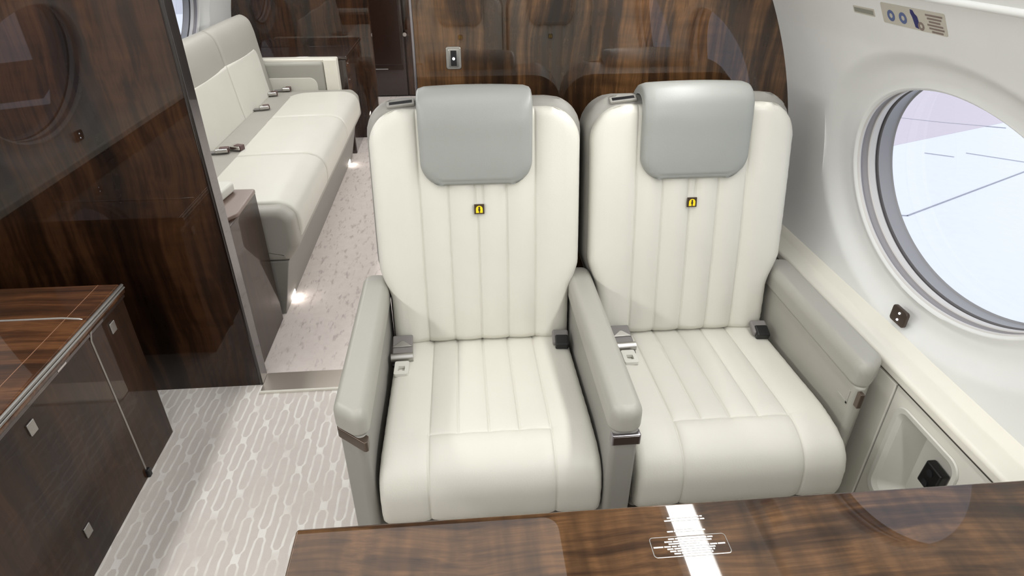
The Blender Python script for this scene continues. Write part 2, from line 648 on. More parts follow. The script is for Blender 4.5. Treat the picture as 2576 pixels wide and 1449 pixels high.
# ------------------------------------------------------------------ cabin cross-section
ZC, RC = 0.68, 1.312
XR, XL = -0.25, -0.31            # arc centres of the two sidewalls
YA, YB = -1.6, 6.35              # ends of the cabin
YBK = 1.88                       # face of the two mid bulkheads
TH_W = 12.04                     # window height on the arc
WA, WB = 0.355, 0.244            # half axes of a window opening


def arcp(side, y, th, r=RC):
    xc = XR if side > 0 else XL
    return (xc + side * r * math.cos(th), y, ZC + r * math.sin(th))


def arc_strip(mb, side, y0, y1, t0, t1, n=24, r=RC, m=1, mi=0):
    v = []
    ys = np.linspace(y0, y1, m + 1)
    for i in range(n + 1):
        th = rad(t0 + (t1 - t0) * i / n)
        for y in ys:
            v.append(arcp(side, y, th, r))
    f = []
    for i in range(n):
        for j in range(m):
            a = i * (m + 1) + j
            f.append((a, a + 1, a + m + 2, a + m + 1))
    mb.add(v, f, mi)


def drop_wall(mb, side):
    a, b = arcp(side, YA, rad(T_LO)), arcp(side, YB, rad(T_LO))
    mb.add([a, b, (b[0], b[1], -0.03), (a[0], a[1], -0.03)], [(0, 1, 2, 3)])


def window_patch(mb, side, yc, y0, y1, t0, t1, thw=TH_W):
    """sidewall panel round one oval window: flat edge, shallow dish, lip"""
    N = 128
    sc = rad(thw) * RC
    s0, s1 = rad(t0) * RC, rad(t1) * RC
    rho = [1.0, 1.015, 1.03, 1.06, 1.10, 1.15, 1.20, 1.25, 1.30, 1.335, 1.36, 1.385, 1.41, 1.44]
    DEP = 0.026

    def depth(q):
        x = min(1, max(0, (1.40 - q) / 0.22))
        d = DEP * (x * x * (3 - 2 * x))
        if q < 1.06:
            d -= 0.006 * (1 - ((q - 1.03) / 0.03) ** 2) if q >= 1.0 else 0
        return d
    rings = []
    for q in rho:
        R = []
        for k in range(N):
            t = 2 * math.pi * k / N
            yy, ss = yc + WA * q * math.cos(t), sc + WB * q * math.sin(t)
            yy, ss = min(max(yy, y0), y1), min(max(ss, s0), s1)
            R.append(arcp(side, yy, ss / RC, RC + depth(q)))
        rings.append(R)
    for frac in (0.33, 0.66, 1.0):
        R = []
        for k in range(N):
            t = 2 * math.pi * k / N
            dy, ds = WA * math.cos(t), WB * math.sin(t)
            c = []
            if dy > 1e-9:
                c.append((y1 - yc) / dy)
            if dy < -1e-9:
                c.append((y0 - yc) / dy)
            if ds > 1e-9:
                c.append((s1 - sc) / ds)
            if ds < -1e-9:
                c.append((s0 - sc) / ds)
            K = max(min(c), 1.0)
            q = 1.44 + (K - 1.44) * frac if K > 1.44 else K
            R.append(arcp(side, yc + dy * q, (sc + ds * q) / RC, RC))
        rings.append(R)
    v = [p for R in rings for p in R]
    f = []
    for i in range(len(rings) - 1):
        for k in range(N):
            f.append((i * N + k, i * N + (k + 1) % N, (i + 1) * N + (k + 1) % N, (i + 1) * N + k))
    # four corner triangles of the rectangle
    b = (len(rings) - 1) * N
    last = rings[-1]
    for (cy, cs) in ((y1, s1), (y0, s1), (y0, s0), (y1, s0)):
        t = math.atan2((cs - sc) / WB, (cy - yc) / WA) % (2 * math.pi)
        k = int(t / (2 * math.pi) * N) % N
        v.append(arcp(side, cy, cs / RC))
        f.append((b + k, b + (k + 1) % N, len(v) - 1))
    mb.add(v, f, 0)


def oval_sweep(mb, side, yc, prof, mi=0, N=128, thw=TH_W):
    """PROF = [(inset, depth)] swept round the window opening"""
    sc = rad(thw) * RC
    v, f = [], []
    for (ins, dep) in prof:
        for k in range(N):
            t = 2 * math.pi * k / N
            v.append(arcp(side, yc + (WA - ins) * math.cos(t), (sc + (WB - ins) * math.sin(t)) / RC, RC + dep))
    for i in range(len(prof) - 1):
        for k in range(N):
            f.append((i * N + k, i * N + (k + 1) % N, (i + 1) * N + (k + 1) % N, (i + 1) * N + k))
    mb.add(v, f, mi)


def flat(ob):
    return ob


def make_window(n, side, yc, thw=TH_W):
    mb = MB()
    oval_sweep(mb, side, yc, [(-0.004, 0.024), (0.0, 0.026), (0.003, 0.030), (0.003, 0.034)], thw=thw)
    w = mb.build('window_%d' % n, RINGW)
    tag(w, kind='structure')
    mb = MB()
    oval_sweep(mb, side, yc, [(0.003, 0.034), (0.000, 0.036), (-0.003, 0.042), (0.000, 0.050), (0.004, 0.053)], thw=thw)
    mb.build('gasket', GASKET, w)
    mb = MB()
    oval_sweep(mb, side, yc, [(0.004, 0.053), (0.006, 0.055), (0.006, 0.070), (0.004, 0.073)], thw=thw)
    mb.build('white_ring', RINGW, w)
    mb = MB()
    oval_sweep(mb, side, yc, [(0.004, 0.073), (-0.001, 0.075), (-0.001, 0.078), (0.008, 0.080)], thw=thw)
    mb.build('dark_seal', plain('seal', rgb(112, 110, 112), 0.5) if 'seal' not in MATS else MATS['seal'], w)
    mb = MB()
    oval_sweep(mb, side, yc, [(0.008, 0.080), (0.008, 0.112), (0.012, 0.115)], thw=thw)
    mb.build('inner_ring', RINGB, w)
    mb = MB()
    oval_sweep(mb, side, yc, [(0.0, 0.1152), (0.06, 0.1152), (0.12, 0.1152), (0.19, 0.1152), (0.2439, 0.1152)], thw=thw)
    mb.build('pane', PANE, w)
    return w


T_LO, T_HI = -4.0, 32.4
TH_L = 13.6
# right sidewall (forward cabin only; the aft cabin's right side is behind the bulkhead)
mb = MB()
arc_strip(mb, 1, YA, -0.26, T_LO, T_HI)
window_patch(mb, 1, 0.217, -0.26, 0.70, T_LO, T_HI)
window_patch(mb, 1, 1.177, 0.70, 1.655, T_LO, T_HI)
arc_strip(mb, 1, 1.655, YB, T_LO, T_HI)
drop_wall(mb, 1)
tag(mb.build('wall_right', WALLM, angle=60), kind='structure')
mb = MB()
arc_strip(mb, -1, YA, 0.70, T_LO, T_HI)
window_patch(mb, -1, 1.177, 0.70, 1.655, T_LO, T_HI, TH_L)
arc_strip(mb, -1, 1.655, 3.53, T_LO, T_HI)
window_patch(mb, -1, 4.02, 3.53, 4.50, T_LO, T_HI, TH_L)
arc_strip(mb, -1, 4.50, YB, T_LO, T_HI)
drop_wall(mb, -1)
tag(mb.build('wall_left', WALLM, angle=60), kind='structure')
make_window(1, 1, 1.177)
make_window(2, -1, 1.177, TH_L)
make_window(3, -1, 4.02, TH_L)
make_window(4, 1, 0.217)

# overhead: white cove lip, light strip, dark service panel, pale ceiling
for side, nm in ((1, 'right'), (-1, 'left')):
    mb = MB()
    arc_strip(mb, side, YA, YB, T_HI, 40.5, 8, r=RC - 0.012)
    # small lip that closes the step to the sidewall
    v = [arcp(side, y, rad(T_HI), r) for r in (RC, RC - 0.012) for y in (YA, YB)]
    mb.add(v, [(0, 1, 3, 2)])
    arc_strip(mb, side, YA, YB, 44.9, 46.0, 2, r=RC - 0.012)
    mb.tube([arcp(side, YA, rad(T_HI + 0.15), RC - 0.012), arcp(side, YB, rad(T_HI + 0.15), RC - 0.012)], 0.007, 12)
    tag(mb.build('cornice_' + nm, WALLM), kind='structure')
    mb = MB()
    arc_strip(mb, side, YA, YB, 46.0, 69.0, 12, r=RC - 0.012)
    tag(mb.build('overhead_panel_' + nm, CEILD), kind='structure')
    for y0, y1, where in ((YA + 0.1, YBK - 0.05, 'forward'), (YBK + 0.1, YB - 0.3, 'aft')):
        mb = MB()
        arc_strip(mb, side, y0, y1, 40.6, 44.8, 4, r=RC - 0.016)
        li = mb.build('ceiling_light', LAMP if where == 'forward' else LAMPA)
        tag(li, 'long warm white light strip in the %s overhead cove of the %s cabin' % (nm, where), 'ceiling light', 'cove light strips')
    mb = MB()
    arc_strip(mb, side, YA, YB, 40.3, 45.2, 4, r=RC + 0.004)
    tag(mb.build('light_trough_' + nm, WALLM), kind='structure')
mb = MB()
zt = ZC + (RC - 0.012) * math.sin(rad(69))
mb.box(-0.90, 0.36, YA, YB, zt, zt + 0.03)
tag(mb.build('ceiling', CEILD, smooth=False), kind='structure')
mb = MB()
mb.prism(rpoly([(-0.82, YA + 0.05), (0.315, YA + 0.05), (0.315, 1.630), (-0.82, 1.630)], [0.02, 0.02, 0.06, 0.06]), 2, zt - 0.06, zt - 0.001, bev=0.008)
cp = mb.build('ceiling_panel', CEIL_FILL)  # plain panel, not a lamp; its emission is added fill light
tag(cp, 'broad pale ceiling panel over the club seats with an added fill glow, seen mirrored in the table', 'ceiling light', 'ceiling panels with added fill glow')
mb = MB()
mb.prism(rpoly([(-0.82, 2.06), (0.32, 2.06), (0.32, YB - 0.4), (-0.82, YB - 0.4)], 0.06), 2, zt - 0.06, zt - 0.001, bev=0.008)
cp = mb.build('ceiling_panel', CEILA)  # also a plain panel with fill emission added
tag(cp, 'broad pale ceiling panel over the divan with an added fill glow', 'ceiling light', 'ceiling panels with added fill glow')

# ends and floor
mb = MB()
mb.box(-1.75, 1.2, YA - 0.05, YA, -0.03, 2.0)
tag(mb.build('wall_front', LEDGEM, smooth=False), kind='structure')
mb = MB()
mb.box(-1.75, 1.2, YA, YBK + 0.03, -0.04, 0.0)
tag(mb.build('floor', CARPF, smooth=False), kind='structure')
mb = MB()
mb.box(-1.75, 1.2, YBK + 0.03, YB, -0.04, 0.0)
tag(mb.build('floor_aft', CARPA, smooth=False), kind='structure')
mb = MB()
mb.box(-0.777, 0.2, YBK - 0.045, YBK + 0.065, 0.0005, 0.004, bev=0.001)
mb.box(-0.777, 0.2, YBK - 0.054, YBK - 0.045, 0.0005, 0.009, bev=0.001, mi=1)
tag(mb.build('trim_1', [NICKEL, LEDGEM]), kind='structure')


def bulk_outline(side, x_in, r=RC):
    pts = [(x_in, 0.0)]
    th0 = math.asin((0.0 - ZC) / r)
    xc = XR if side > 0 else XL
    a = np.linspace(th0, rad(69), 40)
    for t in a:
        pts.append((xc + side * r * math.cos(t), ZC + r * math.sin(t)))
    pts.append((x_in, ZC + r * math.sin(rad(69))))
    return pts


mb = MB()
mb.prism(bulk_outline(1, -0.121, RC + 0.004), 1, YBK, YBK + 0.05)
wb = mb.build('wall_bulkhead_right', WOODV, smooth=False)
tag(wb, kind='structure')
mb = MB()
mb.box(-0.1285, -0.1215, YBK - 0.004, YBK + 0.054, 0.0, 1.88, bev=0.002)
tag(mb.build('trim_2', EDGEM), kind='structure')
mb = MB()
mb.prism(bulk_outline(-1, -0.789, RC + 0.004), 1, YBK, YBK + 0.06)
tag(mb.build('wall_bulkhead_left', WOODD, smooth=False), kind='structure')
mb = MB()
mb.box(-0.789, -0.777, YBK - 0.003, YBK + 0.063, 0.0, 1.88, bev=0.005)
tag(mb.build('trim_3', EDGED), kind='structure')
# far bulkhead, its doorway and the dark door beyond
YF = 4.95
mb = MB()
mb.prism(bulk_outline(-1, -0.632, RC + 0.004), 1, YF, YF + 0.06)
tag(mb.build('wall_aft_left', WOODFAR, smooth=False), kind='structure')
mb = MB()
mb.box(-1.75, 1.2, 6.30, YB, 0.0, 2.0)
tag(mb.build('wall_aft', WOODD, smooth=False), kind='structure')
mb = MB()
mb.box(-0.86, -0.50, 6.262, 6.30, 0.012, 1.86, bev=0.006)
mb.box(-0.83, -0.53, 6.256, 6.264, 0.30, 1.80, bev=0.004)
d1 = mb.build('door_1', WOODB)
tag(d1, kind='structure')
mb = MB()
mb.box(-0.49, -0.06, 6.262, 6.30, 0.012, 1.86, bev=0.006)
d2 = mb.build('door_2', WOODFAR)
tag(d2, kind='structure')
mb = MB()
mb.tube([(-0.49 + 0.004, 6.262, 0.575), (-0.486, 6.235, 0.575)], 0.012, 14)
mb.tube([(-0.486, 6.238, 0.575), (-0.486, 6.222, 0.575)], 0.018, 14)
mb.build('door_knob', CHROME, d2)
mb = MB()
mb.box(-0.80, -0.67, 6.245, 6.258, 0.258, 0.268, bev=0.003)
mb.build('door_pull', SATIN, d1)

# side ledges and lower sidewall panels
mb = MB()
mb.prism(rpoly([(0.984, 0.575), (0.984, 0.600), (1.035, 0.606), (1.061, 0.622), (1.075, 0.622), (1.075, 0.575)], [0.004, 0.010, 0.012, 0.004, 0, 0], 5), 1, YA, YBK)
tag(mb.build('trim_4', LEDGEM, angle=70), kind='structure')
mb = MB()
mb.prism(rpoly([(-1.552, 0.63), (-1.552, 0.660), (-1.60, 0.666), (-1.64, 0.680), (-1.64, 0.63)], [0.004, 0.010, 0.010, 0, 0], 5), 1, YA, YBK)
tag(mb.build('trim_5', LEDGEM, angle=70), kind='structure')
mb = MB()
mb.box(-1.62, -1.552, YA, YBK, 0.0, 0.624)
tag(mb.build('wall_lower_left', WOODD, smooth=False), kind='structure')

# right lower panel with the recessed pocket
PX = 0.99
HY0, HY1, HZ0, HZ1 = 0.825, 1.015, 0.275, 0.528


def rr_loop(y0, y1, z0, z1, r, x):
    return [(x, p[0], p[1]) for p in rpoly([(y0, z0), (y1, z0), (y1, z1), (y0, z1)], r, 8)]


def bridge(mb, A, B, mi=0):
    n = len(A)
    mb.add(A + B, [(k, (k + 1) % n, n + (k + 1) % n, n + k) for k in range(n)], mi)


hole = rr_loop(HY0, HY1, HZ0, HZ1, 0.025, PX)
cy, cz = (HY0 + HY1) / 2, (HZ0 + HZ1) / 2
Y0p, Y1p, Z0p, Z1p = 0.60, 1.045, 0.0, 0.568


def to_rect(p):
    dy, dz = p[1] - cy, p[2] - cz
    c = []
    if abs(dy) > 1e-9:
        c.append(((Y1p if dy > 0 else Y0p) - cy) / dy)
    if abs(dz) > 1e-9:
        c.append(((Z1p if dz > 0 else Z0p) - cz) / dz)
    k = min(c)
    return (PX, cy + dy * k, cz + dz * k)


mb = MB()
outer = [to_rect(p) for p in hole]
bridge(mb, hole, outer)
n = len(hole)
for (yy, zz) in ((Y0p, Z0p), (Y1p, Z0p), (Y1p, Z1p), (Y0p, Z1p)):
    best = None
    for k in range(n):
        a, b = outer[k], outer[(k + 1) % n]
        if (abs(a[1] - yy) < 1e-6) != (abs(b[1] - yy) < 1e-6) and (abs(a[2] - zz) < 1e-6) != (abs(b[2] - zz) < 1e-6):
            best = (a, b)
    if best:
        mb.add([best[0], best[1], (PX, yy, zz)], [(0, 1, 2)])
mb.box(PX, PX + 0.02, YA, Y0p, 0.0, Z1p)
tag(mb.build('wall_lower_right', LOWERM, smooth=False), kind='structure')
mb = MB()
mb.box(PX - 0.003, PX + 0.017, 1.049, YBK, 0.0, Z1p, bev=0.003)
tag(mb.build('wall_lower_panel', LOWERM), kind='structure')
mb = MB()
mb.box(PX + 0.002, PX + 0.02, YA, YBK, 0.566, 0.577)
tag(mb.build('trim_6', DARKGREY, smooth=False), kind='structure')

mb = MB()
bridge(mb, rr_loop(HY0 - 0.010, HY1 + 0.010, HZ0 - 0.010, HZ1 + 0.010, 0.034, PX - 0.0005), rr_loop(HY0 - 0.008, HY1 + 0.008, HZ0 - 0.008, HZ1 + 0.008, 0.032, PX - 0.004))
bridge(mb, rr_loop(HY0 - 0.008, HY1 + 0.008, HZ0 - 0.008, HZ1 + 0.008, 0.032, PX - 0.004), rr_loop(HY0 + 0.003, HY1 - 0.003, HZ0 + 0.003, HZ1 - 0.003, 0.025, PX - 0.003))
bridge(mb, rr_loop(HY0 + 0.003, HY1 - 0.003, HZ0 + 0.003, HZ1 - 0.003, 0.025, PX - 0.003), rr_loop(HY0 + 0.010, HY1 - 0.012, HZ0 + 0.010, HZ1 - 0.012, 0.022, PX + 0.006))
bridge(mb, rr_loop(HY0 + 0.010, HY1 - 0.012, HZ0 + 0.010, HZ1 - 0.012, 0.022, PX + 0.006), rr_loop(HY0 + 0.026, HY1 - 0.040, HZ0 + 0.02, HZ1 - 0.050, 0.012, PX + 0.060))
bk = rr_loop(HY0 + 0.026, HY1 - 0.040, HZ0 + 0.02, HZ1 - 0.050, 0.012, PX + 0.060)
mb.add(bk, [tuple(range(len(bk)))])
pk = mb.build('storage_pocket', PALE, angle=50)
tag(pk, 'pale moulded recessed pocket in the cream lower side panel beside the right seat', 'recessed pocket')
mb = MB()
Mx = Matrix.Translation((PX + 0.036, 0.908, 0.408)) @ Matrix.Rotation(rad(4), 4, 'X')
mb.box(0.000, 0.023, -0.026, 0.026, -0.033, 0.033, bev=0.005, M=Mx)
so = mb.build('power_socket', BLACK)
tag(so, 'small black power socket block fixed inside the recessed side pocket', 'socket')
mb = MB()
for dz in (-0.018, 0.014):
    mb.tube([Mx @ Vector((0.001, 0.002, dz)), Mx @ Vector((-0.002, 0.002, dz))], 0.009, 16)
mb.build('jack', plain('jack_black', rgb(38, 38, 42), 0.3), so)

# ------------------------------------------------------------------ small wall fittings
# bulkhead outlet
o = empty('wall_socket', (-0.0125, YBK, 1.156))
tag(o, 'metal framed wall socket with a lit spot on the glossy walnut bulkhead', 'socket')
mb = MB()
mb.prism(rpoly([(-0.0215, -0.031), (0.0215, -0.031), (0.0215, 0.031), (-0.0215, 0.031)], 0.007), 1, -0.004, 0.0, bev=0.0015)
mb.build('face_plate', SATIN, o)
mb = MB()
mb.prism(rpoly([(-0.0145, -0.025), (0.0145, -0.025), (0.0145, 0.025), (-0.0145, 0.025)], 0.004), 1, -0.0055, -0.0035, bev=0.001)
mb.build('inner_plate', CHROME, o)
mb = MB()
mb.box(-0.0085, 0.0085, -0.007, -0.005, -0.021, 0.021, bev=0.001)
mb.build('socket_opening', BLACK, o)
mb = MB()
mb.tube([(0, -0.0065, -0.001), (0, -0.0085, -0.001)], 0.0036, 14)
mb.build('indicator_light', LED, o)


def wall_frame(side, y, th, inset=0.0):
    """matrix: x along +y of cabin, y up the wall, z into the cabin, at a point of the sidewall"""
    p = Vector(arcp(side, y, th, RC - inset))
    ez = Vector((-side * math.cos(th), 0, -math.sin(th)))
    ey = Vector((-side * math.sin(th), 0, math.cos(th)))
    ex = ey.cross(ez)
    return Matrix(((ex.x, ey.x, ez.x, p.x), (ex.y, ey.y, ez.y, p.y), (ex.z, ey.z, ez.z, p.z), (0, 0, 0, 1)))


def switch(side, y, th, label, inset=-0.004):
    M = wall_frame(side, y, th, inset)
    mb = MB()
    mb.prism(rpoly([(-0.027, -0.021), (0.027, -0.021), (0.027, 0.021), (-0.027, 0.021)], 0.008), 2, -0.003, 0.006, bev=0.002, M=M)
    s = mb.build('shade_switch', BRONZE_D)
    tag(s, label, 'switch', 'window shade switches')
    mb = MB()
    for q in (-0.009, 0.009):
        mb.tube([M @ Vector((0.002, q, 0.005)), M @ Vector((0.002, q, 0.0072))], 0.0027, 12)
    mb.build('indicator_lights', LED, s)


BRONZE_D = plain('dark_bronze', rgb(74, 62, 54), 0.3, metal=0.4)
switch(1, 1.196, rad(-0.95), 'dark bronze shade switch with two lit dots under the right oval window', inset=0.0)
switch(-1, 1.02, rad(1.2), 'dark bronze shade switch under the left forward oval window, seen mirrored in the left bulkhead', inset=0.0)

# safety placard over the right window
th = rad(29.9)
M = wall_frame(1, 1.24, th)
W2, H2 = 0.098, 0.0225
mb = MB()
mb.prism(rpoly([(-W2, -H2), (W2, -H2), (W2, H2), (-W2, H2)], 0.004), 2, -0.0005, 0.0015, bev=0.0005, mi=0, M=M)
pl = mb.build('safety_placard', PLACARD)
tag(pl, 'oblong safety placard with two blue rings and a blue bottle symbol above the right window', 'placard')
# local +x of the frame runs toward which end? print so that reading goes aft -> forward (left to right for a viewer)
sx = 1.0 if (M.to_3x3() @ Vector((1, 0, 0))).y < 0 else -1.0


def ring2(mb, cx, cy, r0, r1, z, mi, n=20):
    v = []
    for k in range(n):
        a = 2 * math.pi * k / n
        for r in (r0, r1):
            v.append(M @ Vector((sx * (cx + r * math.cos(a)), cy + r * math.sin(a), z)))
    mb.add(v, [(2 * k, 2 * k + 1, (2 * k + 3) % (2 * n), (2 * k + 2) % (2 * n)) for k in range(n)], mi)


mb = MB()
ring2(mb, -0.067, -0.003, 0.0052, 0.0125, 0.0018, 0)
ring2(mb, -0.028, -0.003, 0.0052, 0.0125, 0.0018, 0)
b = [(0.000, 0.020), (0.008, 0.019), (0.012, 0.012), (0.019, 0.007), (0.022, -0.010), (0.018, -0.019), (0.008, -0.017), (0.003, 0.004), (-0.001, 0.012)]
mb.add([M @ Vector((sx * p[0], p[1], 0.0018)) for p in b], [tuple(range(len(b)))], 1)
ring2(mb, 0.026, -0.012, 0.004, 0.009, 0.0019, 2)
for i, (x0, x1) in enumerate(((0.044, 0.092), (0.048, 0.088), (0.052, 0.084), (0.046, 0.090), (0.050, 0.092), (0.056, 0.088))):
    yy = 0.0165 - i * 0.0066
    mb.add([M @ Vector((sx * a, c, 0.0018)) for a, c in ((x0, yy), (x1, yy), (x1, yy - 0.0038), (x0, yy - 0.0038))], [(0, 1, 2, 3)], 2)
mb.build('printing', [INKBLUE, INKNAVY, INKB], pl, smooth=False)
M = wall_frame(1, 1.408, rad(29.6))
mb = MB()
mb.prism(rpoly([(-0.040, -0.0085), (0.040, -0.0085), (0.040, 0.0085), (-0.040, 0.0085)], 0.002), 2, -0.0005, 0.0012, bev=0.0004, M=M)
p2 = mb.build('wall_placard', PLACARD)
tag(p2, 'small narrow grey placard on the upper right sidewall, aft of the safety placard', 'placard')
mb = MB()
mb.add([M @ Vector(q) for q in ((-0.036, -0.005, 0.0015), (0.036, -0.005, 0.0015), (0.036, 0.005, 0.0015), (-0.036, 0.005, 0.0015))], [(0, 1, 2, 3)])
mb.build('printing', plain('ink_grey', rgb(140, 140, 130), 0.5), p2, smooth=False)


# ------------------------------------------------------------------ club seats
def seat_half(s, L, z0=0.44, z1=1.085):
    z = z0 + (z1 - z0) * s / L
    lo, hi = 0.250, 0.277
    q = min(1, max(0, (z - 0.575) / 0.105))
    h = lo + (hi - lo) * (q * q * (3 - 2 * q))
    R = 0.090
    if z > z1 - R:
        h = h - R + math.sqrt(max(0, R * R - (z - (z1 - R)) ** 2))
    r2 = 0.02
    if z < z0 + r2:
        h = h - r2 + math.sqrt(max(0, r2 * r2 - (z0 + r2 - z) ** 2))
    return h


def shift(V):
    W = V.copy()
    W[:, 1] -= 1.45
    return W


def make_seat(name, loc, rz, label, arms, bdx=0.0):
    root = empty(name, loc, rz)
    tag(root, label, 'seat', 'cream club seats')
    # backrest panel
    prof = [(1.472, 0.44), (1.482, 0.52), (1.500, 0.62), (1.526, 0.75), (1.552, 0.87), (1.578, 0.98), (1.602, 1.085)]
    _, L = spline(prof)
    sm = [(u, 0.0, L * 0.99) for u in (-0.153, 0.155)] + [(u, 0.0, L * 0.99) for u in (-0.078, 0.078)] + [(0.0, 0.0, L * 0.60), (-0.006, L * 0.61, L), (0.014, L * 0.61, L)]

    def waist(U, Sv, L):
        # stuffed bolsters either side of the fluted centre, creased where the back meets the cushion
        q = np.clip((np.abs(U) - 0.150) / 0.05, 0, 1)
        return 0.010 * q * q * (3 - 2 * q) + 0.006 * np.cos(np.clip(np.abs(U) / 0.153, 0, 1) * math.pi * 4 + math.pi) * 0.25
    pad('backrest', CREAM, root, prof, lambda s: seat_half(s, L), 0.028, 0.04, seams=sm, c0=0.17, ncol=44, nrow=60, turn=shift, extra=waist)
    # grey shell behind it
    sprof = [(1.505, 0.40), (1.515, 0.52), (1.535, 0.62), (1.560, 0.75), (1.586, 0.87), (1.612, 0.98), (1.640, 1.103)]
    _, L2 = spline(sprof)
    pad('back_shell', SHELL, root, sprof, lambda s: seat_half(s, L2, 0.40, 1.103) + 0.010, 0.035, 0.115, c0=0.15, ncol=10, nrow=40, turn=shift)
    # belt slot in the top of the shell
    Ms = Matrix.Translation((-0.190, 1.640 - 1.45, 1.0905)) @ Matrix.Rotation(rad(-6), 4, 'Y') @ Matrix.Rotation(rad(26), 4, 'X')
    mb = MB()
    mb.box(-0.036, 0.036, -0.010, 0.010, -0.006, 0.0022, bev=0.002, M=Ms)
    sl = mb.build('belt_slot', SHELL, root)
    mb = MB()
    mb.box(-0.030, 0.030, -0.0055, 0.0055, 0.001, 0.003, bev=0.001, M=Ms)
    mb.build('slot_opening', BLACK, sl)
    # headrest flap
    hp = [(1.541, 0.896), (1.548, 0.95), (1.558, 1.01), (1.568, 1.07), (1.583, 1.108), (1.618, 1.128), (1.665, 1.124), (1.700, 1.098), (1.722, 1.03)]
    _, L3 = spline(hp)

    def hh(s):
        R = 0.062
        h = 0.146 + 0.004 * s / L3
        if s < R:
            h = h - R + math.sqrt(max(0, R * R - (R - s) ** 2))
        return h
    pad('headrest', GREY, root, hp, hh, 0.016, 0.026, c0=0.07, ncol=14, nrow=60, turn=shift, pipe=0.013, bulge=0.006)
    # seat cushion
    cp = [(1.515, 0.438), (1.44, 0.446), (1.34, 0.452), (1.22, 0.458), (1.10, 0.464), (1.045, 0.460), (0.995, 0.438), (0.968, 0.400), (0.961, 0.355), (0.962, 0.318), (0.971, 0.299), (0.992, 0.292), (1.10, 0.292)]
    _, LC = spline(cp)
    sx_ = LC - (LC - 0.415)
    cs = [(u, 0.0, LC - 0.10) for u in (-0.142, 0.147)] + [(u, 0.0, 0.430) for u in (-0.073, 0.0, 0.073)]

    def dish(U, Sv, L):
        q = np.clip((np.abs(U) - 0.14) / 0.06, 0, 1)
        g = 1 / (1 + np.exp(-np.clip((Sv - 0.430) / 0.006, -40, 40)))
        wr = 0.0017 * np.sin(Sv * 420 + U * 60) * np.exp(-((U + 0.09) / 0.05) ** 2) * np.exp(-((Sv - 0.11) / 0.03) ** 2)
        return 0.007 * q * q * (3 - 2 * q) * (1 - g) + 0.003 * g * np.exp(-np.clip(Sv - 0.430, 0, 9) / 0.15) + wr

    def chalf(s):
        return 0.247 + 0.006 * min(1, max(0, (s - 0.42) / 0.12))
    pad('seat_cushion', CREAM, root, cp, chalf, 0.019, 0.075, seams=cs, cross=[(0.430, -0.142, 0.147)], c0=0.17, ncol=44, nrow=70, turn=shift, extra=dish, gd=0.0032, nrm=-1)
    # grey pan under the cushion, pedestal
    mb = MB()
    mb.prism(rpoly([(1.005 - 1.45, 0.25), (1.54 - 1.45, 0.22), (1.54 - 1.45, 0.39), (1.06 - 1.45, 0.40), (0.992 - 1.45, 0.36)], [0.03, 0.02, 0.03, 0.03, 0.04]), 0, -0.250, 0.250, bev=0.012)
    mb.build('seat_pan', SHELL, root)
    mb = MB()
    mb.prism(rpoly([(1.10 - 1.45, 0.0), (1.52 - 1.45, 0.0), (1.50 - 1.45, 0.235), (1.06 - 1.45, 0.245)], 0.02), 0, -0.20, 0.20, bev=0.01)
    mb.build('pedestal', DARKGREY, root)
    # safety sticker on the backrest
    Mk = Matrix.Translation((0.003, 1.5385 - 1.45, 0.831)) @ Matrix.Rotation(rad(-11.6), 4, 'X')
    mb = MB()
    q = 0.0132
    mb.box(-q, q, -0.0005, 0.004, -q, q, bev=0.0004, mi=0, M=Mk)
    arch = [(-0.0090, -0.0100)] + [(-0.0090 * math.cos(math.pi * k / 14), 0.0005 + 0.0088 * math.sin(math.pi * k / 14)) for k in range(15)] + [(0.0090, -0.0100)]
    mb.add([Mk @ Vector((a, -0.0009, c)) for a, c in arch], [tuple(range(len(arch)))], 1)
    for (cx, cz, rx, rz_) in ((0, 0.0045, 0.0026, 0.0026), (0, -0.0015, 0.0030, 0.0045), (0.0003, -0.0070, 0.0016, 0.0034)):
        ov = [(cx + rx * math.cos(2 * math.pi * k / 14), cz + rz_ * math.sin(2 * math.pi * k / 14)) for k in range(14)]
        mb.add([Mk @ Vector((a, -0.0012, c)) for a, c in ov], [tuple(range(14))], 0)
    stk = mb.build('safety_sticker', [STICKD, YELLOW], root, smooth=False)
    tag(stk, 'tiny dark square sticker with a yellow arch')
    # lap belt: loose half with lift-up buckle on one side, black buckle on the other
    Mb = Matrix.Translation((-0.226 + bdx, 1.423 - 1.45, 0.472)) @ Matrix.Rotation(rad(2), 4, 'Z') @ Matrix.Rotation(rad(14), 4, 'X')
    mb = MB()
    mb.box(-0.026, 0.030, -0.030, 0.040, -0.006, 0.006, bev=0.004, M=Mb)
    blt = mb.build('seat_belt', BELT, root)
    mb = MB()
    mb.tube([Mb @ Vector((-0.029, -0.040, 0.004)), Mb @ Vector((0.031, -0.040, 0.004))], 0.0125, 18)
    mb.prism([(-0.026, -0.006), (0.028, -0.006), (0.004, 0.016), (-0.002, 0.016)], 2, 0.004, 0.010, bev=0.0015, M=Mb)
    mb.build('buckle', SATIN, blt)
    mb = MB()
    mb.box(-0.027, 0.030, -0.060, -0.040, -0.016, -0.003, bev=0.003, M=Mb)
    mb.build('buckle_latch', BLACK, blt)
    mb = MB()
    Mt = Matrix.Translation((-0.222 + bdx, 1.335 - 1.45, 0.4665))
    lp = lambda hx, hy, r, z, oy=0.0: [Mt @ Vector((p[0], p[1] + oy, z)) for p in rpoly([(-hx, -hy), (hx, -hy), (hx, hy), (-hx, hy)], r, 4)]
    o1, o2, i2, i1 = lp(0.019, 0.028, 0.005, -0.006), lp(0.019, 0.028, 0.005, 0.0025), lp(0.009, 0.010, 0.002, 0.0025, -0.004), lp(0.009, 0.010, 0.002, -0.006, -0.004)
